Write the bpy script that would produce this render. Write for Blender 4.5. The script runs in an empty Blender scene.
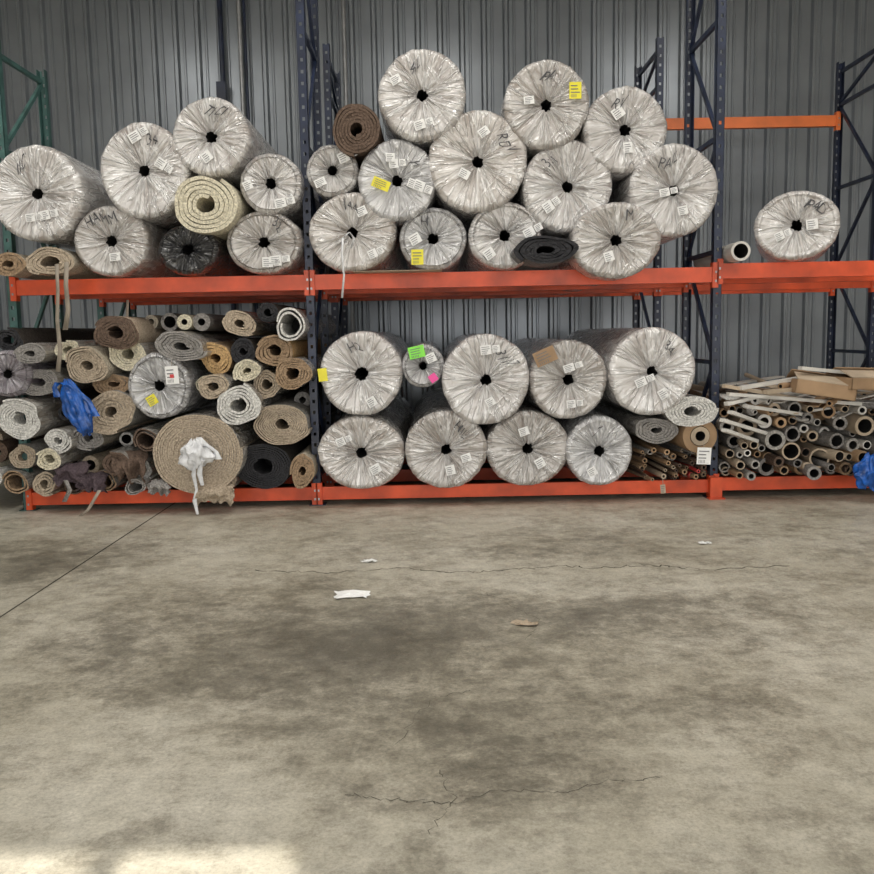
import bpy, math, random
from mathutils import Vector, Matrix, noise
random.seed(7)
scn=bpy.context.scene
try:
    scn.view_settings.view_transform='Standard'; scn.view_settings.look='None'
    scn.view_settings.exposure=0.0
except Exception: pass

# ---------------------------------------------------------------- camera
F=875.0; CAMZ=1.57; PITCH=math.radians(6.8); ROLL=math.radians(1.1)
fwd=Vector((0,math.cos(PITCH),-math.sin(PITCH)))
up0=Vector((0,math.sin(PITCH),math.cos(PITCH))); rt0=Vector((1,0,0))
rt=rt0*math.cos(ROLL)-up0*math.sin(ROLL)
up=rt0*math.sin(ROLL)+up0*math.cos(ROLL)
cd=bpy.data.cameras.new('camera'); cam=bpy.data.objects.new('camera',cd)
scn.collection.objects.link(cam)
cd.sensor_width=36; cd.lens=36*F/874.0; cd.clip_end=200
M=Matrix((rt,up,-fwd)).transposed().to_4x4(); M.translation=Vector((0,0,CAMZ))
cam.matrix_world=M; scn.camera=cam

def W(u,v,Y):
    """image pixel -> world point on the vertical plane at depth Y, plus metres per pixel"""
    d=fwd+rt*((u-437)/F)+up*(-(v-437)/F)
    t=Y/d.y
    p=Vector((0,0,CAMZ))+d*t
    return p,t/F
def G(u,v,z=0.0):
    d=fwd+rt*((u-437)/F)+up*(-(v-437)/F)
    t=(z-CAMZ)/d.z
    return Vector((0,0,CAMZ))+d*t

# ---------------------------------------------------------------- materials
def newmat(name):
    m=bpy.data.materials.new(name); m.use_nodes=True
    nt=m.node_tree; b=nt.nodes['Principled BSDF']
    return m,nt,b
def N(nt,t,**k):
    n=nt.nodes.new(t)
    for a,c in k.items(): setattr(n,a,c)
    return n
def ramp(nt,src,stops):
    r=N(nt,'ShaderNodeValToRGB'); e=r.color_ramp.elements
    while len(e)>1: e.remove(e[-1])
    e[0].position=stops[0][0]; e[0].color=(*stops[0][1],1)
    for p,c in stops[1:]:
        x=e.new(p); x.color=(*c,1)
    nt.links.new(src,r.inputs[0]); return r.outputs[0]
def mathn(nt,op,a,b=None):
    n=N(nt,'ShaderNodeMath',operation=op)
    for i,x in enumerate((a,b)):
        if x is None: continue
        if isinstance(x,(int,float)): n.inputs[i].default_value=x
        else: nt.links.new(x,n.inputs[i])
    return n.outputs[0]
def simple(name,col,rough=.6,metal=0,var=.15,scale=8,bump=.1,detail=4,spec=.5):
    m,nt,b=newmat(name)
    tc=N(nt,'ShaderNodeTexCoord'); no=N(nt,'ShaderNodeTexNoise')
    no.inputs['Scale'].default_value=scale; no.inputs['Detail'].default_value=detail
    nt.links.new(tc.outputs['Object'],no.inputs['Vector'])
    lo=[max(0,c*(1-var*1.6)) for c in col]; hi=[min(1,c*(1+var)) for c in col]
    nt.links.new(ramp(nt,no.outputs['Fac'],[(.3,lo),(.7,hi)]),b.inputs['Base Color'])
    b.inputs['Roughness'].default_value=rough; b.inputs['Metallic'].default_value=metal
    b.inputs['Specular IOR Level'].default_value=spec
    if bump:
        bp=N(nt,'ShaderNodeBump'); bp.inputs['Strength'].default_value=bump; bp.inputs['Distance'].default_value=.02
        nt.links.new(no.outputs['Fac'],bp.inputs['Height']); nt.links.new(bp.outputs[0],b.inputs['Normal'])
    return m
def wrapmat(name,base,film,rough=.3,lo=.40,hi=.73,k=2.4,crease=.9):
    m,nt,b=newmat(name)
    tc=N(nt,'ShaderNodeTexCoord'); oi=N(nt,'ShaderNodeObjectInfo')
    sx=N(nt,'ShaderNodeSeparateXYZ'); nt.links.new(tc.outputs['Object'],sx.inputs[0])
    x,y,z=sx.outputs
    r=mathn(nt,'SQRT',mathn(nt,'ADD',mathn(nt,'MULTIPLY',x,x),mathn(nt,'MULTIPLY',z,z)))
    rr=mathn(nt,'MAXIMUM',r,.01)
    seed=mathn(nt,'MULTIPLY',oi.outputs['Random'],60.0)
    def vec(k,ky,kr):
        cx=mathn(nt,'ADD',mathn(nt,'MULTIPLY',mathn(nt,'DIVIDE',x,rr),k),seed)
        cz=mathn(nt,'MULTIPLY',mathn(nt,'DIVIDE',z,rr),k)
        cy=mathn(nt,'ADD',mathn(nt,'MULTIPLY',y,ky),mathn(nt,'MULTIPLY',r,kr))
        co=N(nt,'ShaderNodeCombineXYZ')
        for i,s in enumerate((cx,cy,cz)): nt.links.new(s,co.inputs[i])
        return co.outputs[0]
    def nz(v,sc,de,ro,di):
        n=N(nt,'ShaderNodeTexNoise'); n.inputs['Scale'].default_value=sc; n.inputs['Detail'].default_value=de
        n.inputs['Roughness'].default_value=ro; n.inputs['Distortion'].default_value=di
        nt.links.new(v,n.inputs['Vector']); return n.outputs['Fac']
    n1=nz(vec(k,1.5,2.6),1.5,4,.55,.8)
    n2=nz(tc.outputs['Object'],3.0,4,.55,1.3)
    n3=nz(vec(k*1.1,1.2,1.3),2.0,2.5,.5,.5)
    n4=nz(tc.outputs['Object'],3.0,2,.5,1.0)
    def ridge(n,w): return mathn(nt,'MAXIMUM',mathn(nt,'SUBTRACT',1.0,mathn(nt,'MULTIPLY',mathn(nt,'ABSOLUTE',mathn(nt,'SUBTRACT',n,.5)),w)),0.0)
    cr=ridge(n3,24.0); cr2=ridge(n4,40.0)
    crs=mathn(nt,'ADD',mathn(nt,'MULTIPLY',cr,.20*crease),mathn(nt,'MULTIPLY',cr2,.12*crease))
    f0=mathn(nt,'ADD',mathn(nt,'MULTIPLY',n1,.62),mathn(nt,'MULTIPLY',n2,.40))
    f=mathn(nt,'ADD',f0,crs)
    mid=[(a*.52+c*.48) for a,c in zip(base,film)]
    col=ramp(nt,f,[(lo,base),((lo+hi)/2,mid),(hi,film)])
    hv=N(nt,'ShaderNodeHueSaturation'); nt.links.new(col,hv.inputs['Color'])
    v=mathn(nt,'ADD',mathn(nt,'MULTIPLY',oi.outputs['Random'],.2),.88); nt.links.new(v,hv.inputs['Value'])
    nt.links.new(hv.outputs[0],b.inputs['Base Color'])
    b.inputs['Roughness'].default_value=.42; b.inputs['Specular IOR Level'].default_value=.5
    b.inputs['Coat Weight'].default_value=1.0; b.inputs['Coat Roughness'].default_value=.07; b.inputs['Coat IOR'].default_value=1.75
    bp=N(nt,'ShaderNodeBump'); bp.inputs['Strength'].default_value=1.0; bp.inputs['Distance'].default_value=.06
    nt.links.new(f,bp.inputs['Height']); nt.links.new(bp.outputs[0],b.inputs['Normal']); nt.links.new(bp.outputs[0],b.inputs['Coat Normal'])
    return m

WRAP=wrapmat('plastic_wrapped_carpet',(.37,.335,.315),(.88,.875,.87))
WRAPT=wrapmat('plastic_wrapped_tan_carpet',(.31,.27,.24),(.81,.795,.78))
WRAPG=wrapmat('plastic_wrapped_grey_carpet',(.29,.285,.29),(.82,.82,.83))
WRAPK=wrapmat('black_plastic_wrap',(.006,.006,.007),(.045,.045,.05),crease=1.2)
CORE=simple('cardboard_core',(.10,.07,.05),.8)
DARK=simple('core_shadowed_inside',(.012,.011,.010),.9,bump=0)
PAPER=simple('label_paper',(.84,.84,.83),.5,var=.03,bump=0)
INK=simple('marker_ink',(.05,.05,.055),.5,bump=0)
PRINT=simple('label_print',(.16,.16,.17),.6,bump=0)
YEL=simple('yellow_sticker',(.80,.72,.04),.5,var=.05,bump=0)
GRN=simple('green_sticker',(.25,.80,.08),.5,var=.05,bump=0)
PNK=simple('pink_sticker',(.85,.08,.35),.5,var=.05,bump=0)
RED=simple('red_print',(.6,.05,.05),.5,var=.05,bump=0)
BLUE=simple('rack_blue_paint',(.014,.023,.055),.4,var=.3,scale=5,bump=.05)
GREEN=simple('rack_green_paint',(.05,.125,.115),.45,var=.3,scale=5,bump=.05)
ORG=simple('rack_orange_paint',(.74,.092,.024),.40,var=.26,scale=3,bump=.04)
ORGB=simple('rack_light_orange_paint',(.84,.20,.05),.42,var=.15,scale=3,bump=.04)
STEEL=simple('galvanised_steel',(.4,.41,.42),.4,.6)
CARD=simple('cardboard',(.36,.235,.135),.8,scale=4)
CARDL=simple('pale_cardboard',(.46,.37,.27),.8,scale=4)
WOODY=simple('whitish_slat',(.62,.60,.56),.6,scale=4)
BBAG=simple('blue_plastic_bag',(.012,.10,.42),.22,var=.4,scale=14,bump=.6)
WPL=simple('white_plastic_film',(.72,.73,.75),.25,var=.15,scale=18,bump=.5)
SLEEVE=wrapmat('plastic_sleeve_over_backing',(.31,.27,.22),(.76,.74,.71))
STRAP=simple('beige_strap',(.30,.26,.21),.7)
GRYB=simple('grey_felt',(.17,.17,.175),.9,var=.4,scale=30,bump=.6)
def carpet(name,c): return simple(name,c,.92,var=.28,scale=60,bump=.6,spec=.15)
C_BEI=carpet('beige_carpet',(.46,.38,.29)); C_TAN=carpet('tan_carpet',(.34,.24,.155)); C_BRN=carpet('brown_carpet',(.14,.098,.075))
C_CRM=carpet('cream_carpet',(.68,.63,.49)); C_GRY=carpet('grey_carpet',(.30,.285,.27)); C_DRK=carpet('charcoal_carpet',(.04,.04,.044))
C_WHT=carpet('white_carpet',(.66,.65,.62)); C_PUR=carpet('mauve_carpet',(.10,.075,.085)); C_GLD=carpet('golden_carpet',(.52,.345,.17))
B_LT=carpet('jute_backing',(.46,.41,.33)); B_GR=carpet('grey_backing',(.38,.365,.34)); B_DK=carpet('dark_backing',(.07,.062,.055))

# ---------------------------------------------------------------- mesh builder
class MB:
    def __init__(s): s.v=[];s.f=[];s.m=[];s.mats=[];s.sm=[]
    def mi(s,mat):
        if mat not in s.mats: s.mats.append(mat)
        return s.mats.index(mat)
    def add(s,vs,fs,mat,smooth=False):
        o=len(s.v); i=s.mi(mat)
        s.v+= [tuple(x) for x in vs]
        for f in fs: s.f.append(tuple(o+a for a in f)); s.m.append(i); s.sm.append(smooth)
    def box(s,x0,x1,y0,y1,z0,z1,mat,T=None):
        vs=[Vector((x,y,z)) for x in (x0,x1) for y in (y0,y1) for z in (z0,z1)]
        if T is not None: vs=[T@q for q in vs]
        s.add(vs,[(0,1,3,2),(4,6,7,5),(0,4,5,1),(2,3,7,6),(0,2,6,4),(1,5,7,3)],mat)
    def bar(s,a,b,w,h,mat):
        a=Vector(a);b=Vector(b);d=b-a;L=d.length
        q=d.to_track_quat('X','Z').to_matrix().to_4x4(); q.translation=a
        s.box(0,L,-w/2,w/2,-h/2,h/2,mat,q)
    def tube(s,a,b,ro,ri,mat,inner=None,n=18,cap=None):
        a=Vector(a);b=Vector(b);d=(b-a)
        q=d.to_track_quat('Y','Z').to_matrix().to_4x4(); q.translation=a
        L=d.length; vs=[]
        for (r,y) in ((ri,L*.98),(ri,0),(ro,0),(ro,L),(ri,L*.98)):
            for k in range(n):
                t=2*math.pi*k/n; vs.append(q@Vector((r*math.cos(t),y,r*math.sin(t))))
        fa=[];fb=[]
        for ring in range(4):
            for k in range(n):
                k2=(k+1)%n; fc=(ring*n+k,ring*n+k2,(ring+1)*n+k2,(ring+1)*n+k)
                (fb if ring==0 else fa).append(fc)
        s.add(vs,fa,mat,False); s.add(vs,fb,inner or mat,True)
    def make(s,name,loc=(0,0,0),parent=None):
        me=bpy.data.meshes.new(name); me.from_pydata(s.v,[],s.f)
        for m in s.mats: me.materials.append(m)
        me.polygons.foreach_set('material_index',s.m); me.polygons.foreach_set('use_smooth',s.sm)
        me.update(); me.validate()
        o=bpy.data.objects.new(name,me); scn.collection.objects.link(o); o.location=loc
        if parent: o.parent=parent
        return o
_tc={}
def textgeo(t):
    if t in _tc: return _tc[t]
    cu=bpy.data.curves.new('t','FONT'); cu.body=t; cu.size=1; cu.align_x='CENTER'; cu.resolution_u=2; cu.offset=-.004; cu.shear=.25
    o=bpy.data.objects.new('t',cu); scn.collection.objects.link(o)
    dg=bpy.context.evaluated_depsgraph_get(); me=o.evaluated_get(dg).to_mesh()
    r=([v.co.copy() for v in me.vertices],[tuple(p.vertices) for p in me.polygons])
    o.evaluated_get(dg).to_mesh_clear()
    bpy.data.objects.remove(o); bpy.data.curves.remove(cu)
    _tc[t]=r; return r
def addtext(mb,t,x,z,y,size,ang,mat=INK):
    vs,fs=textgeo(t); c,s_=math.cos(ang),math.sin(ang); ph=random.random()*6
    out=[]
    for q in vs:
        a=q.x*size*.95+ .2*size*math.sin(q.y*4+ph); b=q.y*size*1.25+.2*size*math.sin(q.x*3+ph)
        out.append((x+a*c-b*s_,y,z+a*s_+b*c))
    mb.add(out,fs,mat)
def label(mb,x,z,y,w,h,ang,mat=PAPER,pr=True):
    T=Matrix.Translation((x,y,z))@Matrix.Rotation(-ang,4,'Y')
    mb.box(-w/2,w/2,-.002,.002,-h/2,h/2,mat,T)
    if pr:
        for i in range(3):
            zz=h*(.28-.2*i); mb.box(-w*.38,w*(.1+.28*random.random()),-.004,-.002,zz-h*.03,zz+h*.03,PRINT,T)
        for i in range(5):
            xx=-w*.36+i*w*.1; mb.box(xx,xx+w*.035,-.004,-.002,-h*.42,-h*.24,PRINT,T)

ROLLS=[]
SH_UP=2.115; SH_LO=.175
def place(u,v,rx,rz,Y,shelf):
    p,s=W(u,v,Y); RX=rx*s; RZ=rz*s
    if shelf is not None: p.z=shelf+RZ
    return p,RX,RZ,s
def wrapped(u,v,rx,rz=None,Y=7.8,L=3.5,mat=WRAP,shelf=None,text='',labels=None,hole=.046,yaw=0,pleat=.013,name='wrapped_carpet_roll',stick=(),ta=None):
    rz=rz or rx
    p,RX,RZ,s=place(u,v,rx,rz,Y,shelf)
    rng=random.Random(int(u*31+v*7)); n=144
    nk=rng.random()*50
    pr=[rng.gauss(0,1) for _ in range(n)]
    def f1(t,q):
        c_,s_=math.cos(t),math.sin(t)
        a=noise.noise(Vector((c_*3.2+nk,s_*3.2,q*1.2))); b_=noise.noise(Vector((c_*9+nk,s_*9,q*2+5)))
        c2=1-abs(noise.noise(Vector((c_*5+nk,s_*5,q*1.5+9))))*5
        return a*1.3+b_*.7-max(0,c2)*.7
    out=[1+.012*math.sin(2*2*math.pi*i/n+pr[0])+.008*math.sin(5*2*math.pi*i/n+pr[1])+.018*noise.noise(Vector((math.cos(2*math.pi*i/n)*5+nk,math.sin(2*math.pi*i/n)*5,0))) for i in range(n)]
    R=min(RX,RZ); e=.06
    def fy(q): return .05*(1-q)**1.3
    rings=[]
    rings.append(('h',min(.9,L*.8),0)); rings.append(('h',fy(hole/R)+.004,0))
    for q in (.18,.26,.34,.42,.5,.58,.66,.74,.8,.86): rings.append((q,fy(q),pleat*(1.35-q)))
    eq=e/R
    for j in range(1,6):
        a=j/5*math.pi/2; rings.append((1-eq*(1-math.sin(a)),e*(1-math.cos(a)),pleat*.5))
    for k in range(1,9): rings.append((1.0,e+(L-2*e)*k/8,0))
    rings.append((1-eq,L,0)); rings.append(('c',L,0))
    vs=[]; nr=len(rings)
    for ri,(q,y,am) in enumerate(rings):
        for k in range(n):
            tw=.25*(1-(q if not isinstance(q,str) else .15)) if ri>0 else .2
            t=2*math.pi*k/n+tw*.5
            if q=='h':
                hh=hole*(1+.3*noise.noise(Vector((math.cos(t)*2+nk,math.sin(t)*2,0)))); x=hh*math.cos(t); z=hh*math.sin(t)
            elif q=='c': x=.01*math.cos(t); z=.01*math.sin(t)
            else:
                o=1+(out[k]-1)*q
                if y>e*1.5: o*=1+.006*math.sin(y*3+k*.11+pr[3])
                x=RX*q*o*math.cos(t); z=RZ*q*o*math.sin(t)
            dy=am*f1(t,q) if am else 0
            vs.append((x,y+dy,z))
    mb=MB()
    def strip(a,b): return [(r*n+k,(r+1)*n+k,(r+1)*n+(k+1)%n,r*n+(k+1)%n) for r in range(a,b) for k in range(n)]
    mb.add(vs,strip(1,nr-1),mat,True)
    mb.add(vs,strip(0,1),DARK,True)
    lb=labels
    if lb is None:
        lb=[]
        for _ in range(rng.choice((1,2,2,3))):
            t=rng.uniform(-2.9,-.1); q=rng.uniform(.45,.72); lb.append((RX*q*math.cos(t)/s,-RZ*q*math.sin(t)/s,rng.uniform(-.6,.6)))
    for (dx,dz,an) in lb:
        w=rng.uniform(.075,.10); h=rng.uniform(.065,.09)
        q=math.hypot(dx*s/RX,dz*s/RZ)
        label(mb,dx*s,-dz*s,fy(q)-.026,w,h,an)
        if rng.random()<.4: label(mb,dx*s+math.cos(an)*w*.95,-dz*s+math.sin(an)*w*.95,fy(q)-.028,w*.7,h*.75,an)
    for (dx,dz,an,w,h,cm) in stick:
        label(mb,dx*s,-dz*s,-.02,w*s,h*s,an,cm,w>9)
    if text:
        t=rng.uniform(1.0,2.2) if ta is None else ta; q=.60
        addtext(mb,text,RX*q*math.cos(t),RZ*q*math.sin(t)-.03,-.016,.10,t-math.pi/2+rng.uniform(-.3,.3))
    o=mb.make(name,p); o.rotation_euler=(0,0,yaw)
    ROLLS.append((u,v,rx,rz)); return o
def spiral(u,v,rx,rz=None,Y=7.85,L=3.2,pile=C_BEI,back=B_LT,turns=6,shelf=None,r0=.16,name='carpet_remnant_roll',ph=None,tele=0,thick=.86,tilt=0,lump=1):
    rz=rz or rx
    p,RX,RZ,s=place(u,v,rx,rz,Y,shelf)
    rng=random.Random(int(u*13+v*17)); ph=rng.random()*6.28 if ph is None else ph
    st=36; n=int(turns*st); a0=r0; pitch=(1-a0)/(turns+.5)
    vs=[]; kk=[rng.uniform(-1,1) for _ in range(8)]; nk=rng.random()*40
    ct,s_t=math.cos(tilt),math.sin(tilt)
    for i in range(n+1):
        t=ph+2*math.pi*i/st; q=a0+pitch*i/st+pitch*.5
        wob=1+lump*(.05*math.sin(2*t+kk[0]*3)*q+.03*math.sin(3*t+kk[1]*3)+.10*noise.noise(Vector((math.cos(t)*1.6+nk,math.sin(t)*1.6,q*2))))
        yy=tele*(1-q)+.012*noise.noise(Vector((i*.12,nk,0)))+rng.uniform(-.003,.003)
        for (rr,y) in ((q-pitch*thick/2,yy),(q+pitch*thick/2,yy),(q-pitch*thick/2,L),(q+pitch*thick/2,L)):
            rr*=wob/(1+.04*lump); X=RX*rr*math.cos(t); Z=RZ*rr*math.sin(t)
            vs.append((X*ct-Z*s_t,y,X*s_t+Z*ct))
    mb=MB(); ff=[];fo=[];fi=[]
    for i in range(n):
        a=i*4;b=a+4
        ff.append((a,a+1,b+1,b)); ff.append((a+2,b+2,b+3,a+3)); fo.append((a+1,a+3,b+3,b+1)); fi.append((a,b,b+2,a+2))
    e=n*4; ff.append((e,e+1,e+3,e+2)); ff.append((0,2,3,1))
    mb.add(vs,ff,pile,False); mb.add(vs,fo,back,True); mb.add(vs,fi,pile,True)
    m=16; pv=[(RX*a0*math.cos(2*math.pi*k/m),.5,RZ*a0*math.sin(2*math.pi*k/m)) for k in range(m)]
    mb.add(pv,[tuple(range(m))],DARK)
    o=mb.make(name,p); ROLLS.append((u,v,rx,rz)); return o

# ---------------------------------------------------------------- room shell
def concrete():
    m,nt,b=newmat('stained_concrete')
    tc=N(nt,'ShaderNodeTexCoord')
    def nz(scale,detail=8,rough=.6,dist=0,st=(1,1,1),loc=(0,0,0)):
        mp=N(nt,'ShaderNodeMapping'); mp.inputs['Scale'].default_value=st; mp.inputs['Location'].default_value=loc
        nt.links.new(tc.outputs['Object'],mp.inputs[0])
        n=N(nt,'ShaderNodeTexNoise'); n.inputs['Scale'].default_value=scale; n.inputs['Detail'].default_value=detail
        n.inputs['Roughness'].default_value=rough; n.inputs['Distortion'].default_value=dist
        nt.links.new(mp.outputs[0],n.inputs['Vector']); return n.outputs['Fac']
    a=nz(.7,14,.70,.1,loc=(3.1,1.7,0)); c=nz(7,12,.82,.1); d=nz(70,4,.8); g=nz(2.0,15,.82,.10,loc=(7,2,0),st=(1,1.1,1))
    acc=None
    for (x,y,rx,ry,am) in STAINS:
        mp=N(nt,'ShaderNodeMapping'); mp.inputs['Location'].default_value=(-x/rx,-y/ry,0); mp.inputs['Scale'].default_value=(1/rx,1/ry,0)
        nt.links.new(tc.outputs['Object'],mp.inputs[0])
        L=N(nt,'ShaderNodeVectorMath',operation='LENGTH'); nt.links.new(mp.outputs[0],L.inputs[0])
        q=mathn(nt,'MULTIPLY',mathn(nt,'MAXIMUM',mathn(nt,'SUBTRACT',1.0,L.outputs['Value']),0.0),am)
        acc=q if acc is None else mathn(nt,'ADD',acc,q)
    st=mathn(nt,'ADD',mathn(nt,'ADD',mathn(nt,'MULTIPLY',g,.76),mathn(nt,'MULTIPLY',c,.24)),mathn(nt,'MULTIPLY',acc,-.15))
    base=ramp(nt,a,[(.30,(.32,.296,.232)),(.44,(.39,.363,.29)),(.56,(.45,.423,.35)),(.72,(.505,.48,.41))])
    def mul(A,B):
        mx=N(nt,'ShaderNodeMix',data_type='RGBA',blend_type='MULTIPLY'); mx.inputs[0].default_value=1
        nt.links.new(A,mx.inputs[6]); nt.links.new(B,mx.inputs[7]); return mx.outputs[2]
    col=mul(base,ramp(nt,st,[(.27,(.28,.272,.255)),(.37,(.48,.47,.445)),(.44,(.76,.75,.73)),(.51,(1,1,1)),(.66,(1.14,1.14,1.14))]))
    col=mul(col,ramp(nt,c,[(.3,(.66,.66,.65)),(.5,(.98,.98,.98)),(.70,(1.22,1.22,1.22))]))
    col=mul(col,ramp(nt,d,[(.3,(.74,.74,.74)),(.5,(1,1,1)),(.7,(1.18,1.18,1.18))]))
    nt.links.new(col,b.inputs['Base Color'])
    nt.links.new(ramp(nt,c,[(.3,(.36,)*3),(.7,(.58,)*3)]),b.inputs['Roughness'])
    bp=N(nt,'ShaderNodeBump'); bp.inputs['Strength'].default_value=.25; bp.inputs['Distance'].default_value=.01
    nt.links.new(c,bp.inputs['Height']); nt.links.new(bp.outputs[0],b.inputs['Normal'])
    return m
STAINS=[]
for u,v,rx,ry,am in ((340,665,1.1,1.0,1.2),(470,625,1.2,.9,.8),(240,605,1.5,.9,.7),(460,765,.9,.5,1.0),(40,562,1.1,.9,1.2),(670,612,1.2,.8,.7),(560,545,1.9,.7,.5),(170,655,1.0,.7,.7),(570,700,.8,.6,.5),(740,690,.9,.6,.3)):
    g_=G(u,v); STAINS.append((g_.x,g_.y,rx,ry,am))
CONC=concrete(); CRK=simple('crack_dirt',(.13,.12,.095),.9,bump=0); JNT=simple('joint_dirt',(.08,.072,.056),.9,bump=0)
mb=MB(); mb.box(-9,9,-3.5,12.6,-.2,0,CONC); floor=mb.make('floor')
def ribbon(mb,pts,w,mat,z=None,jit=0,sub=1):
    P=[Vector(p) for p in pts]; Q=[]
    for a,b_ in zip(P,P[1:]):
        for i in range(sub): Q.append(a.lerp(b_,i/sub)+(Vector((random.uniform(-1,1),random.uniform(-1,1),0))*jit if i else Vector()))
    Q.append(P[-1]); vs=[]
    for i,q in enumerate(Q):
        d=(Q[min(i+1,len(Q)-1)]-Q[max(i-1,0)]).normalized(); s_=Vector((-d.y,d.x,0)).normalized()*w/2*(random.uniform(.2,1.4) if jit else 1)
        vs+= [q+s_,q-s_]
    mb.add(vs,[(2*i,2*i+1,2*i+3,2*i+2) for i in range(len(Q)-1)],mat)
mb=MB(); zc=.0015
ribbon(mb,[(-2.52,-3,zc),(-2.52,12,zc)],.014,JNT)
for pl,w,j in (([(255,570),(330,573),(400,568),(450,573),(500,571),(560,566),(600,568),(650,565),(700,570),(790,566)],.011,.03),
          ([(345,795),(400,800),(450,803),(500,790),(560,793),(610,780),(660,778)],.0045,.015),
          ([(395,745),(430,700),(470,690)],.003,.015),([(430,835),(455,800),(440,770)],.003,.015),
          ([(480,590),(540,620),(525,640)],.003,.015)):
    ribbon(mb,[(*G(*q)[:2],zc) for q in pl],w,CRK,jit=j,sub=12)
ck=mb.make('floor_cracks',parent=floor)

def corr(name,x0,x1,Y,z1,mat):
    mb=MB(); per=.30; x=x0; pts=[]
    while x<x1:
        for dx,dy in ((0,0),(.10,0),(.125,-.045),(.165,-.045),(.19,0),(.235,0),(.245,-.012),(.265,-.012),(.275,0)):
            pts.append((x+dx,Y+dy))
        x+=per
    vs=[(a,b_,z) for a,b_ in pts for z in (0,z1)]
    mb.add(vs,[(2*i,2*i+2,2*i+3,2*i+1) for i in range(len(pts)-1)],mat)
    mb.add([(x0,Y+.08,0),(x1,Y+.08,0),(x1,Y+.08,z1),(x0,Y+.08,z1)],[(0,1,2,3)],mat)
    return mb.make(name)
MET=simple('blue_grey_sheet_metal',(.265,.29,.318),.30,.45,var=.12,scale=1.2,bump=.02,spec=.7)
wb=corr('wall_back',-9,9.0,12.5,7,MET)
LW=simple('light_sheet_metal',(.62,.615,.60),.6,var=.05)
for nm,x in (('wall_left',-9),('wall_right',9)):
    mb=MB(); s_=-1 if x<0 else 1; mb.box(min(x,x+s_*.1),max(x,x+s_*.1),-3.5,12.6,0,7,LW); mb.make(nm)
mb=MB(); mb.box(-9,9,-3.6,12.6,7,7.1,LW); mb.make('ceiling')
mb=MB(); y0,y1=-3.6,-3.5; HD=4.69
for a,b_,z0,z1 in ((-9,-6,0,7),(-.45,-.2,0,7),(7.5,9,0,7),(-6,-.45,HD,7),(-.2,7.5,4.2,7)): mb.box(a,b_,y0,y1,z0,z1,LW)
mb.box(-1.07,-.98,y0,y1,0,HD,LW)
mb.make('wall_front')
mb=MB(); mb.box(-30,30,-40,-3.6,-.25,-.02,simple('asphalt_apron',(.30,.29,.27),.9)); mb.make('ground')
mb=MB()
for u,r,m in ((222,.035,BLUE),(241,.03,STEEL),(246,.02,BLUE),(345,.03,STEEL)):
    p,_=W(u,60,12.38); mb.tube((p.x,12.38,0),(p.x,12.38,7),r,r*.6,m,n=10)
p,_=W(222,92,12.35); mb.box(p.x-.06,p.x+.06,12.28,12.4,p.z-.12,p.z+.12,BLUE)
mb.make('wall_conduit_pipes')

# ---------------------------------------------------------------- racking
def upright(name,X,Ya,Yb,H,mat,w=.078):
    mb=MB(); d=.07
    for Yc,front in ((Ya,1),(Yb,0)):
        yf=Yc if front else Yc-d
        pl=yf if front else yf+d-.004
        hz=.03; st=.1
        mb.box(X-w/2,X-.012,pl,pl+.004,0,H,mat); mb.box(X+.012,X+w/2,pl,pl+.004,0,H,mat)
        z=.05
        while z<H-.06:
            mb.box(X-.012,X+.012,pl,pl+.004,z+hz,z+st,mat); z+=st
        mb.box(X-w/2,X-w/2+.004,yf,yf+d,0,H,mat); mb.box(X+w/2-.004,X+w/2,yf,yf+d,0,H,mat)
        mb.box(X-.075,X+.075,yf-.02,yf+d+.02,.0,.008,mat)
    z=.25; flip=False
    while z<H-.2:
        mb.bar((X,Ya+d,z),(X,Yb-d,z),.035,.04,mat)
        z2=min(z+1.0,H-.12)
        a,b_=(Ya+d,Yb-d) if flip else (Yb-d,Ya+d)
        mb.bar((X,a,z+.03),(X,b_,z2-.03),.03,.035,mat); flip=not flip; z=z2
    mb.bar((X,Ya+d,H-.12),(X,Yb-d,H-.12),.035,.04,mat)
    return mb.make(name)
def beam(X0,X1,Y,z0,z1,mat,w=.05,cw=.078):
    mb=MB(); a=X0+cw/2+.001; b_=X1-cw/2-.001
    mb.box(a,b_,Y,Y+w,z0,z1,mat)
    mb.box(a,b_,Y+w,Y+w+.02,z0,z1-.03,mat)
    for x,s_ in ((a,1),(b_,-1)):
        mb.box(min(x,x+s_*.008),max(x,x+s_*.008),Y-.012,Y+w+.01,z0-.05,z1+.04,mat)
        mb.box(min(x-s_*.045,x+s_*.004),max(x-s_*.045,x+s_*.004),Y-.016,Y-.010,z0-.05,z1+.04,mat)
        for k in (0,1): mb.box(min(x-s_*.03,x-s_*.015),max(x-s_*.03,x-s_*.015),Y-.02,Y-.015,z0+k*.08,z0+.02+k*.08,STEEL)
    return mb.make('pallet_rack_beam')
XA=W(12,300,8)[0].x;XL=W(312,350,8)[0].x;XR=W(716,350,8)[0].x;XE=XR+3.66
XF=W(836,160,11.2)[0].x
FY=8.0
upright('pallet_rack_upright',XL,FY,FY+1.0,5.6,BLUE)
upright('pallet_rack_upright',XR,FY,FY+1.0,5.6,BLUE)
upright('pallet_rack_upright',XA,FY,FY+1.0,4.2,GREEN)
upright('pallet_rack_upright',XE,FY,FY+1.0,5.6,BLUE)
for X,m in ((XA,GREEN),(XL-.02,BLUE),(2.55,BLUE),(XF,BLUE)): upright('pallet_rack_upright',X,10.1,11.2,4.76 if m is BLUE else 3.2,m)
for X0,X1,zo in ((XA,XL,0),(XL,XR,0),(XR,XE,.03)):
    for Y in (FY-.0,FY+.93): 
        beam(X0,X1,Y,1.975+zo,2.11+zo,ORG); beam(X0,X1,Y,.05+zo*.5,.17+zo*.5,ORG)
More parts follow.
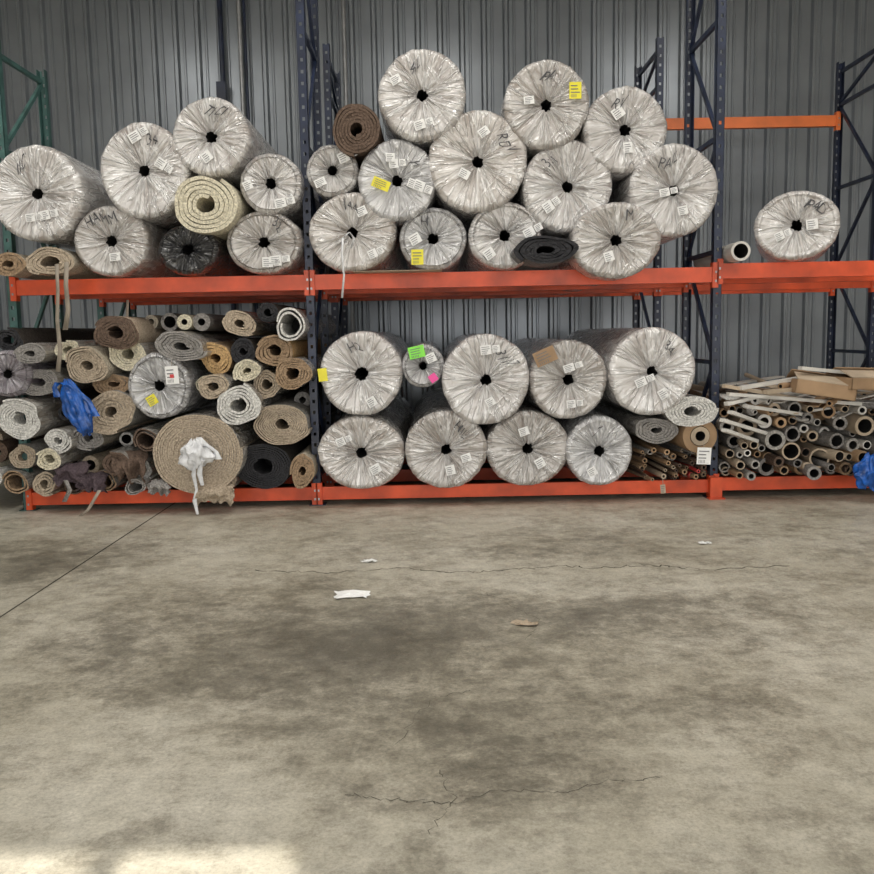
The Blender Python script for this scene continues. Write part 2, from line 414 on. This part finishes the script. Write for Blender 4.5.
for X0,X1 in ((XA,XL-.02),(XL-.02,2.55),(2.55,XF)):
    for Y in (10.1,11.13): beam(X0,X1,Y,1.985,2.11,ORG); beam(X0,X1,Y,.05,.17,ORG)
beam(2.55,XF,11.13,4.0,4.13,ORGB)
mb=MB(); mb.box(XR-.05,XR+.06,7.93,7.975,0,.2,ORG); mb.box(XR-.07,XR+.08,7.90,7.975,0,.012,ORG); mb.make('column_guard')

# ---------------------------------------------------------------- wrapped rolls
U=SH_UP; Lo=SH_LO
wrapped(35,193,47,Y=7.72,L=1.3,text='IIC',labels=[(8,22,.2),(-6,24,.1)])
wrapped(143,170,45,47,Y=7.74,text='34',labels=[(-6,-32,.5),(18,-6,-.6)])
wrapped(210,136,39,Y=7.72,text='TICI',labels=[(-4,20,.6)],ta=1.4)
spiral(204,204,32,30,Y=7.66,pile=C_CRM,back=C_CRM,turns=5,r0=.2,L=3.4,lump=.7)
wrapped(270,183,31,30,Y=7.78,text='',labels=[(-22,2,.4),(10,20,.2)])
wrapped(110,240,38,35,Y=7.78,mat=WRAPT,shelf=U,text='HAMM',labels=[(4,16,.1)],ta=1.9)
wrapped(187,247,31,25,Y=7.8,mat=WRAPK,shelf=U,labels=[],pleat=.04,hole=.06)
wrapped(263,240,38,31,Y=7.8,mat=WRAPT,shelf=U,text='32',labels=[(12,18,.1),(4,20,0)])
spiral(50,254,25,15,Y=7.75,pile=C_BEI,back=B_LT,turns=4,shelf=U,r0=.3)
spiral(8,256,18,13,Y=7.75,pile=C_TAN,back=B_LT,turns=3,shelf=U)
wrapped(422,94,44,45,Y=7.70,text='4IL',labels=[(-26,-14,.5),(-3,30,.3)])
spiral(357,129,24,26,Y=7.72,pile=C_BRN,back=C_BRN,turns=6,r0=.18,lump=.5)
wrapped(547,104,43,44,Y=7.72,mat=WRAPT,text='PA',labels=[(-18,-4,.1)],stick=((28,-12,0,12,16,YEL),))
wrapped(626,129,42,43,Y=7.74,text='RV',labels=[(-8,-16,.6),(2,18,.1)])
wrapped(332,170,26,26,Y=7.8,labels=[(-12,12,.4),(12,-12,.4)])
wrapped(397,180,40,Y=7.76,mat=WRAPG,text='H',labels=[(-6,-22,0),(-3,-16,.1),(16,4,-.4),(22,6,-.4)],stick=((-16,4,-.4,18,10,YEL),),ta=.8)
wrapped(478,161,50,Y=7.74,mat=WRAPT,text='RDV',labels=[(6,-28,.6),(-14,12,-.5)],ta=.6)
wrapped(568,186,45,46,Y=7.76,text='3:1',labels=[(-20,20,.6)])
wrapped(675,190,45,46,Y=7.70,text='PAIL',labels=[(-10,2,.2),(8,20,.2)])
wrapped(352,229,44,39,Y=7.78,shelf=U,mat=WRAPT,text='144',labels=[(10,-20,.4),(20,22,.4)])
wrapped(433,237,34,31,Y=7.8,shelf=U,mat=WRAPG,text='H',labels=[(-18,0,.5)],stick=((-16,18,0,12,15,YEL),))
wrapped(505,236,37,33,Y=7.78,shelf=U,text='',labels=[(-16,18,.6),(24,-2,.5)])
wrapped(617,240,45,38,Y=7.62,mat=WRAPT,text='M',labels=[(-8,16,.3)])
spiral(547,256,32,15,Y=7.5,pile=C_DRK,back=GRYB,turns=4,shelf=U,L=2.6)
wrapped(797,222,41,34,Y=7.78,L=1.1,shelf=U+.03,text='P4D',labels=[(-16,10,.4),(14,0,.1)],yaw=-.36)
# lower centre
wrapped(361,374,42,42,Y=7.76,text='H2',labels=[(10,28,.5)],hole=.06,stick=((-38,0,.1,9,13,YEL),))
wrapped(423,366,21,22,Y=7.76,mat=WRAPG,text='',labels=[(8,-8,.4)],stick=((-6,-14,.2,16,12,GRN),(10,12,.6,8,8,PNK)))
wrapped(486,380,44,46,Y=7.72,text='3117',labels=[(0,-30,.1),(4,22,.5)],ta=.9)
wrapped(569,380,39,40,Y=7.74,text='',labels=[(0,-12,.3),(2,24,.1)],mat=WRAPT,stick=((-24,-24,.4,22,15,CARD),))
wrapped(653,372,44,44,Y=7.70,text='34',labels=[(-12,10,.4),(10,22,.5)])
wrapped(361,452,44,37,Y=7.78,shelf=Lo,mat=WRAPT,text='',labels=[(14,16,.5),(-20,-12,.4)])
wrapped(446,449,42,39,Y=7.76,shelf=Lo,mat=WRAPT,text='HIL',labels=[(20,8,.3),(4,20,.2)])
wrapped(528,449,42,38,Y=7.78,shelf=Lo,mat=WRAPT,text='',labels=[(-4,-18,.3),(12,14,.5)])
wrapped(600,448,34,35,Y=7.74,shelf=Lo,text='7',labels=[(-8,20,.5)],mat=WRAPG)
spiral(656,430,22,14,Y=7.8,pile=C_GRY,back=SLEEVE,turns=5)
spiral(692,411,26,17,Y=7.72,pile=C_WHT,back=SLEEVE,turns=6,r0=.25)
mb=MB(); p,s_=W(700,436,7.75); mb.tube(p,p+Vector((-.15,3,0)),.155,.09,CARD,DARK,n=28); mb.tube(p+Vector((0,-.01,0)),p+Vector((-.15,3,0)),.085,.045,CARDL,DARK,n=20); mb.make('cardboard_tube_core')

# ---------------------------------------------------------------- lower-left remnants
S=SLEEVE
R=[(116,333,23,19,C_BRN,C_BEI,5),(126,354,21,16,C_CRM,S,5),(86,366,23,19,C_BEI,B_LT,7),(38,382,23,14,C_GRY,S,7),
(18,419,24,21,C_WHT,S,7),(180,346,28,14,C_GRY,S,5),(216,359,16,17,C_GLD,C_TAN,4),(240,323,20,12,C_BEI,S,4),
(290,326,17,17,C_WHT,S,2),(274,351,19,17,C_TAN,C_GLD,4),(243,351,14,13,C_DRK,B_DK,4),(247,371,15,11,C_CRM,S,4),
(292,374,19,17,C_TAN,S,5),(266,384,14,15,C_BEI,S,4),(238,405,25,20,C_WHT,S,5),(282,424,29,22,C_BEI,B_GR,10),
(262,465,29,24,C_DRK,B_DK,8),(302,461,12,19,C_TAN,B_LT,4),(110,412,28,22,C_BEI,B_GR,6),(88,438,17,14,C_GRY,B_LT,4),
(146,441,14,12,C_BRN,S,2),(213,387,18,12,C_BEI,S,4),(8,340,15,11,C_DRK,B_DK,3),(30,354,16,11,C_GRY,S,4),
(205,384,10,9,C_CRM,C_WHT,2),(66,350,14,10,C_CRM,S,3),(112,384,21,11,C_TAN,B_GR,5),(58,440,14,13,C_WHT,S,4),
(15,483,15,12,C_TAN,S,2),(45,484,13,12,C_BEI,S,3),(74,484,13,12,C_BRN,B_LT,2),(138,470,15,14,C_WHT,S,4),
(268,312,12,10,C_DRK,B_DK,3),(48,460,14,11,C_CRM,S,3),(115,464,15,12,C_BRN,S,3),(22,457,15,12,C_BEI,B_GR,4),(104,485,14,11,C_TAN,S,2),(134,488,11,9,C_GRY,S,2),(226,478,12,12,C_BEI,S,3)]
for (u,v,a,b_,pm,bm,t) in R:
    random.seed(int(u*3+v)); sh=Lo if v>474 else None
    if v>435 and u in (262,302): sh=Lo
    spiral(u,v,a,b_,Y=7.83+random.uniform(-.14,.10),L=random.uniform(2.4,3.2),pile=pm,back=bm,turns=t,shelf=sh,thick=random.choice((.84,.9,.93)) if t>2 else .55,r0=random.uniform(.16,.3) if t>2 else .45,tele=random.uniform(-.03,.06),tilt=random.uniform(-.25,.25) if a!=b_ else 0,lump=1.2)
wrapped(158,386,32,33,Y=7.74,mat=WRAPG,text='',labels=[],stick=((-6,14,.5,10,10,YEL),))
spiral(197,446,45,42,Y=7.68,pile=C_BEI,back=S,turns=17,shelf=Lo,r0=.1,thick=.88,lump=.35)
wrapped(6,374,24,24,Y=7.8,mat=wrapmat('mauve_wrap',(.12,.09,.11),(.5,.48,.52)),labels=[],text='')
rng=random.Random(3); mb=MB()
pal=[C_BEI,C_TAN,C_BRN,C_GRY,C_DRK,C_GLD,C_WHT,B_LT,C_WHT,C_GRY,C_CRM]
v=322
while v<492:
    u=-60+rng.uniform(0,14)
    while u<304:
        r=rng.uniform(7,12)
        if all(math.hypot((u-a)/(c+r*.75),(v-b_)/(d+r*.75))>1 for (a,b_,c,d) in ROLLS) and (v>352 or u>135):
            Y=8.1+rng.uniform(-.15,.25); p,s_=W(u,v,Y)
            if p.z-r*s_>.17:
                pm=rng.choice(pal); mb.tube(p,p+Vector((rng.uniform(-.25,.25),rng.uniform(1.8,2.6),0)),r*s_,r*s_*rng.uniform(.25,.7),pm,DARK,n=16)
        u+=rng.uniform(14,20)
    v+=13
mb.make('pile_of_small_carpet_remnants')
def scrap(name,u,v,w,h,mat,Y=7.8,seed=0):
    p,s_=W(u,v,Y); n=26; vs=[]
    for i in range(n+1):
        for j in range(n+1):
            a=i/n-.5; b_=j/n
            q=noise.noise(Vector((i*.13+seed*9,j*.05,seed))); q2=noise.noise(Vector((i*.3,j*.1,seed*4.4)))
            edge=1-.35*noise.noise(Vector((seed*5,b_*3,1)))
            x=a*w*s_*edge; z=-b_*h*s_*(1+.5*noise.noise(Vector((a*5,seed*2.7,0))))-.25*w*s_*a*a
            vs.append((x,.10*q+.04*q2+(.10*(1-b_*3)**2 if b_<.33 else 0),z+.02*q))
    m_=MB(); m_.add(vs,[(i*(n+1)+j,i*(n+1)+j+1,(i+1)*(n+1)+j+1,(i+1)*(n+1)+j) for i in range(n) for j in range(n)],mat,True)
    o=m_.make(name,p); md=o.modifiers.new('t','SOLIDIFY'); md.thickness=.01; return o
scrap('carpet_scrap',70,464,34,18,C_PUR,7.72,1); scrap('carpet_scrap',128,452,32,26,C_BRN,7.72,2); scrap('carpet_scrap',90,474,30,16,C_PUR,7.70,3)
scrap('carpet_scrap',214,484,38,20,C_BEI,7.62,4); scrap('carpet_scrap',158,480,22,14,C_GRY,7.66,5)
def bag(name,u,v,w,h,mat,Y,seed,tail=(),tilt=0):
    p,s_=W(u,v,Y); mb=MB(); n=48; m=26; vs=[]
    for j in range(m+1):
        t=j/m
        rad=(.16+.84*math.sin(min(1,t*1.1)*math.pi*.86)**.8) if t<.96 else .3
        for i in range(n):
            a=2*math.pi*i/n
            q=1+.6*noise.noise(Vector((math.cos(a)*2.5+seed,math.sin(a)*2.5,t*4)))+.3*noise.noise(Vector((math.cos(a)*7+seed,math.sin(a)*7,t*3)))
            vs.append((w*s_/2*rad*q*math.cos(a)+tilt*t*h*s_,.5*w*s_/2*rad*q*math.sin(a),-h*s_*t+.05*noise.noise(Vector((math.cos(a)*2,t*5,seed+math.sin(a)*2)))))
    mb.add(vs,[(j*n+i,j*n+(i+1)%n,(j+1)*n+(i+1)%n,(j+1)*n+i) for j in range(m) for i in range(n)],mat,True)
    for pts,ww in tail:
        P=[Vector((a*s_,-.02+.01*k,-b_*s_)) for k,(a,b_) in enumerate(pts)]
        vv=[]
        for k,q in enumerate(P):
            wd=ww*s_/2*(1.1 if k%2 else .7)
            vv+=[q+Vector((-wd,.0,0)),q+Vector((0,-.02,0)),q+Vector((wd,0,0))]
        mb.add(vv,[(3*k+c,3*k+c+1,3*k+c+4,3*k+c+3) for k in range(len(P)-1) for c in (0,1)],mat,True)
    return mb.make(name,p)
bag('blue_plastic_bag',66,381,23,54,BBAG,7.60,2.0,((((0,4),(-7,1),(-12,6),(-10,16)),7),(((2,4),(12,12),(22,22),(27,36)),8)),tilt=.32)
bag('white_plastic_film_tuft',195,440,30,28,WPL,7.58,3.0,((((0,20),(-3,35),(-1,50),(-4,62),(-2,76)),4),(((6,18),(3,34),(5,46)),5),(((-2,8),(12,6),(20,12),(22,20)),7),(((-2,12),(-12,16),(-16,24)),7)))
def strap(name,pts,w,mat,Y=7.6):
    mb=MB(); P=[W(a,b_,Y)[0] for a,b_ in pts]; s_=W(300,300,Y)[1]; vs=[]
    for k,q in enumerate(P): vs+=[q+Vector((-w*s_/2,.01*math.sin(k),0)),q+Vector((w*s_/2,-.01*math.cos(k),0))]
    mb.add(vs,[(2*k,2*k+1,2*k+3,2*k+2) for k in range(len(P)-1)],mat,True)
    o=mb.make(name); md=o.modifiers.new('t','SOLIDIFY'); md.thickness=.004; return o
strap('hanging_carpet_strip',[(57,264),(58,290),(57,320),(60,350),(58,372)],4,STRAP)
strap('hanging_carpet_strip',[(67,262),(66,285),(68,310),(65,330)],5,STRAP)
strap('hanging_plastic_strip',[(343,238),(342,255),(344,275),(342,298)],2,WPL)
strap('hanging_plastic_strip',[(345,236),(349,232),(354,238),(351,248)],2,WPL)
strap('hanging_carpet_strip',[(100,490),(94,500),(88,510),(80,516)],4,STRAP)
strap('hanging_carpet_strip',[(66,480),(70,490),(64,502)],5,C_GRY)
strap('hanging_carpet_strip',[(128,300),(127,320),(129,350)],3,STRAP,8.1)
def tag(name,u,v,w,h,Y=7.6,an=0,red=False,mat=PAPER):
    mb=MB(); p,s_=W(u,v,Y); label(mb,0,0,0,w*s_,h*s_,an,mat)
    mb.bar((0,0,h*s_/2),(0,.02,h*s_/2+.06),.004,.004,STRAP)
    if red: label(mb,0,-.01,-.006,w*s_*.3,h*s_*.2,an,RED,False)
    mb.make(name,p)
tag('hanging_price_tag',172,375,13,18,7.6,.05,True); tag('hanging_price_tag',704,456,14,17,7.58,-.05)
tag('hanging_price_tag',663,489,5,9,7.75,.1,mat=CARDL)

# ---------------------------------------------------------------- cardboard tube pile, right bay
rng=random.Random(11); mb=MB(); zs=Lo+.02
tcol=[CARD,CARDL,CARDL,C_BRN,C_GRY,WOODY,C_GRY,B_GR,C_TAN,CARD,WOODY]
placed=[]
for tries in range(2600):
    r=rng.choice((4.5,5.5,6.5,7,8,9,10)) if tries<900 else rng.choice((3.5,4.5,5.5))
    u=rng.uniform(724,1000); v=rng.uniform(408,480)
    if any(math.hypot(u-a,v-b_)<(r+c)*1.0 for a,b_,c in placed): continue
    placed.append((u,v,r))
    Y=7.88+rng.uniform(-.2,.2); p,s_=W(u,v,Y)
    p.z=max(p.z,zs+r*s_)
    dx=rng.uniform(-.3,.3) if rng.random()<.75 else rng.uniform(-1.0,.9)
    q=p+Vector((dx,rng.uniform(2.0,2.8),rng.uniform(0,.08)))
    if q.x<XR+.25: q.x=XR+.25+rng.random()*.1
    mb.tube(p,q,r*s_,r*s_*rng.uniform(.55,.85),rng.choice(tcol),DARK,n=18)
mb.make('pile_of_cardboard_tubes')
mb=MB()
SL=[WOODY,WOODY,CARDL,CARD,C_GRY,WOODY,C_WHT,CARDL,C_BRN]
for i in range(75):
    u=rng.uniform(724,1000); v=rng.triangular(376,424,402); Y=7.72+rng.uniform(-.1,.5)
    p,s_=W(u,v,Y); ang=rng.uniform(-1.3,1.3); L=rng.uniform(.35,1.1)
    q=p+Vector((math.sin(ang)*L,math.cos(ang)*L*.9,rng.uniform(.0,.12)))
    if q.x<XR+.1: q.x=XR+.12+rng.random()*.1
    m=rng.choice(SL)
    if rng.random()<.45: mb.tube(p,q,rng.uniform(.02,.045),.016,m,DARK,n=12)
    else: mb.bar(p,q,rng.uniform(.03,.12),rng.uniform(.006,.02),m)
for a,b_,c,d,m in ((740,388,800,378,WOODY),(800,368,905,378,WOODY),(765,392,830,386,CARDL),(726,404,800,386,WOODY),(724,386,806,400,CARDL),(728,394,860,404,WOODY),(722,420,768,434,WOODY),(730,412,766,425,WOODY),(724,430,756,441,WOODY),(745,406,800,414,WOODY)):
    mb.bar(W(a,b_,7.60)[0],W(c,d,7.8)[0],.06,.03,m)
mb.make('pile_of_loose_slats')
mb=MB()
for i in range(60):
    u=rng.uniform(640,704); v=rng.uniform(449,480); p,s_=W(u,v,7.9+rng.uniform(-.05,.25)); r=rng.uniform(.010,.03)
    p.z=max(p.z,Lo+r+.004); mb.tube(p,p+Vector((rng.uniform(-.5,.05),2.4,.005)),r,r*.5,rng.choice((CARD,C_BRN,CARDL,C_GRY,C_TAN,RED if rng.random()<.1 else C_BRN)),DARK,n=8)
mb.make('pile_of_carpet_edging')
def carton(u,v,w,d,h,rz,ry):
    p,s_=W(u,v,7.5); mb=MB(); t=.008
    T=Matrix.Translation(p)@Matrix.Rotation(ry,4,'Y')@Matrix.Rotation(rz,4,'Z')
    mb.box(-w/2,w/2,0,t,0,h,CARD,T); mb.box(-w/2,w/2,d-t,d,0,h,CARD,T); mb.box(-w/2,-w/2+t,0,d,0,h,CARD,T); mb.box(w/2-t,w/2,0,d,0,h,CARD,T); mb.box(-w/2,w/2,0,d,0,t,CARD,T)
    mb.box(-w/2,w/2,0,.16,0,t,CARDL,T@Matrix.Translation((0,0,h))@Matrix.Rotation(.35,4,'X')); mb.box(-w/2,w/2,-.16,0,0,t,CARD,T@Matrix.Translation((0,d,h))@Matrix.Rotation(-.5,4,'X'))
    mb.make('cardboard_box')
carton(825,397,.50,.4,.12,-.15,.16); carton(873,390,.45,.35,.10,.3,.05)
bag('blue_tarp_bundle',872,455,30,34,BBAG,7.6,9.0)
p,s_=W(741,247,7.8); mb=MB(); r=.085; p.z=SH_UP+.03+r; mb.tube(p,p+Vector((.02,1.2,0)),r,r*.75,WOODY,DARK,n=24); mb.make('cardboard_tube_core')
mb=MB(); a=W(352,268,7.7)[0]; b_=W(442,268,7.7)[0]; mb.box(a.x,b_.x,7.72,8.2,2.1105,2.1145,CARDL); mb.make('cardboard_sheet')

# ---------------------------------------------------------------- litter on floor
def paper(name,u,v,w,d,seed,mat=PAPER):
    g=G(u,v); m_=MB(); n=6; vs=[]
    for i in range(n+1):
        for j in range(n+1):
            vs.append(((i/n-.5)*w+.05*noise.noise(Vector((i*.4,j*.7,seed))),(j/n-.5)*d*(1-.5*abs(i/n-.5))+.05*noise.noise(Vector((j*.5,i*.6,seed+5))),.006+.025*abs(noise.noise(Vector((i*.5,j*.5,seed))))))
    m_.add(vs,[(i*(n+1)+j,(i+1)*(n+1)+j,(i+1)*(n+1)+j+1,i*(n+1)+j+1) for i in range(n) for j in range(n)],mat)
    m_.make(name,(g.x,g.y,0))
paper('paper_scrap',352,596,.21,.13,1); paper('paper_scrap',369,562,.08,.05,2); paper('paper_scrap',526,625,.12,.03,3,CARDL); paper('paper_scrap',705,544,.08,.03,4)

# ---------------------------------------------------------------- lights
wd=bpy.data.worlds.new('daylight'); scn.world=wd; wd.use_nodes=True
bg=wd.node_tree.nodes['Background']; bg.inputs[0].default_value=(1.0,.985,.96,1); bg.inputs[1].default_value=3.35
def light(name,t,loc,rot,**k):
    l=bpy.data.lights.new(name,t); o=bpy.data.objects.new(name,l); scn.collection.objects.link(o); o.location=loc; o.rotation_euler=rot
    for a,c in k.items(): setattr(l,a,c)
    return o
elev=math.atan(4.61/6.02)
light('sun','SUN',(0,-10,10),(math.pi/2-elev,0,0),energy=7.5,angle=math.radians(.55),color=(1,.94,.84))
for i,(x,y) in enumerate(((-4.5,3.5),(0,3.5),(4.5,3.5),(-4.5,6.3),(0,6.3),(4.5,6.3))):
    light('ceiling_fill_light','AREA',(x,y,6.7),(0,0,0),energy=75,size=1.2,color=(1,.97,.92))  # unseen area lights added under the ceiling as fill, no fixtures modelled
light('door_portal','AREA',(0.75,-3.45,2.35),(math.pi/2,0,0),shape='RECTANGLE',size=13.5,size_y=4.7)
bpy.data.lights['door_portal'].cycles.is_portal=True
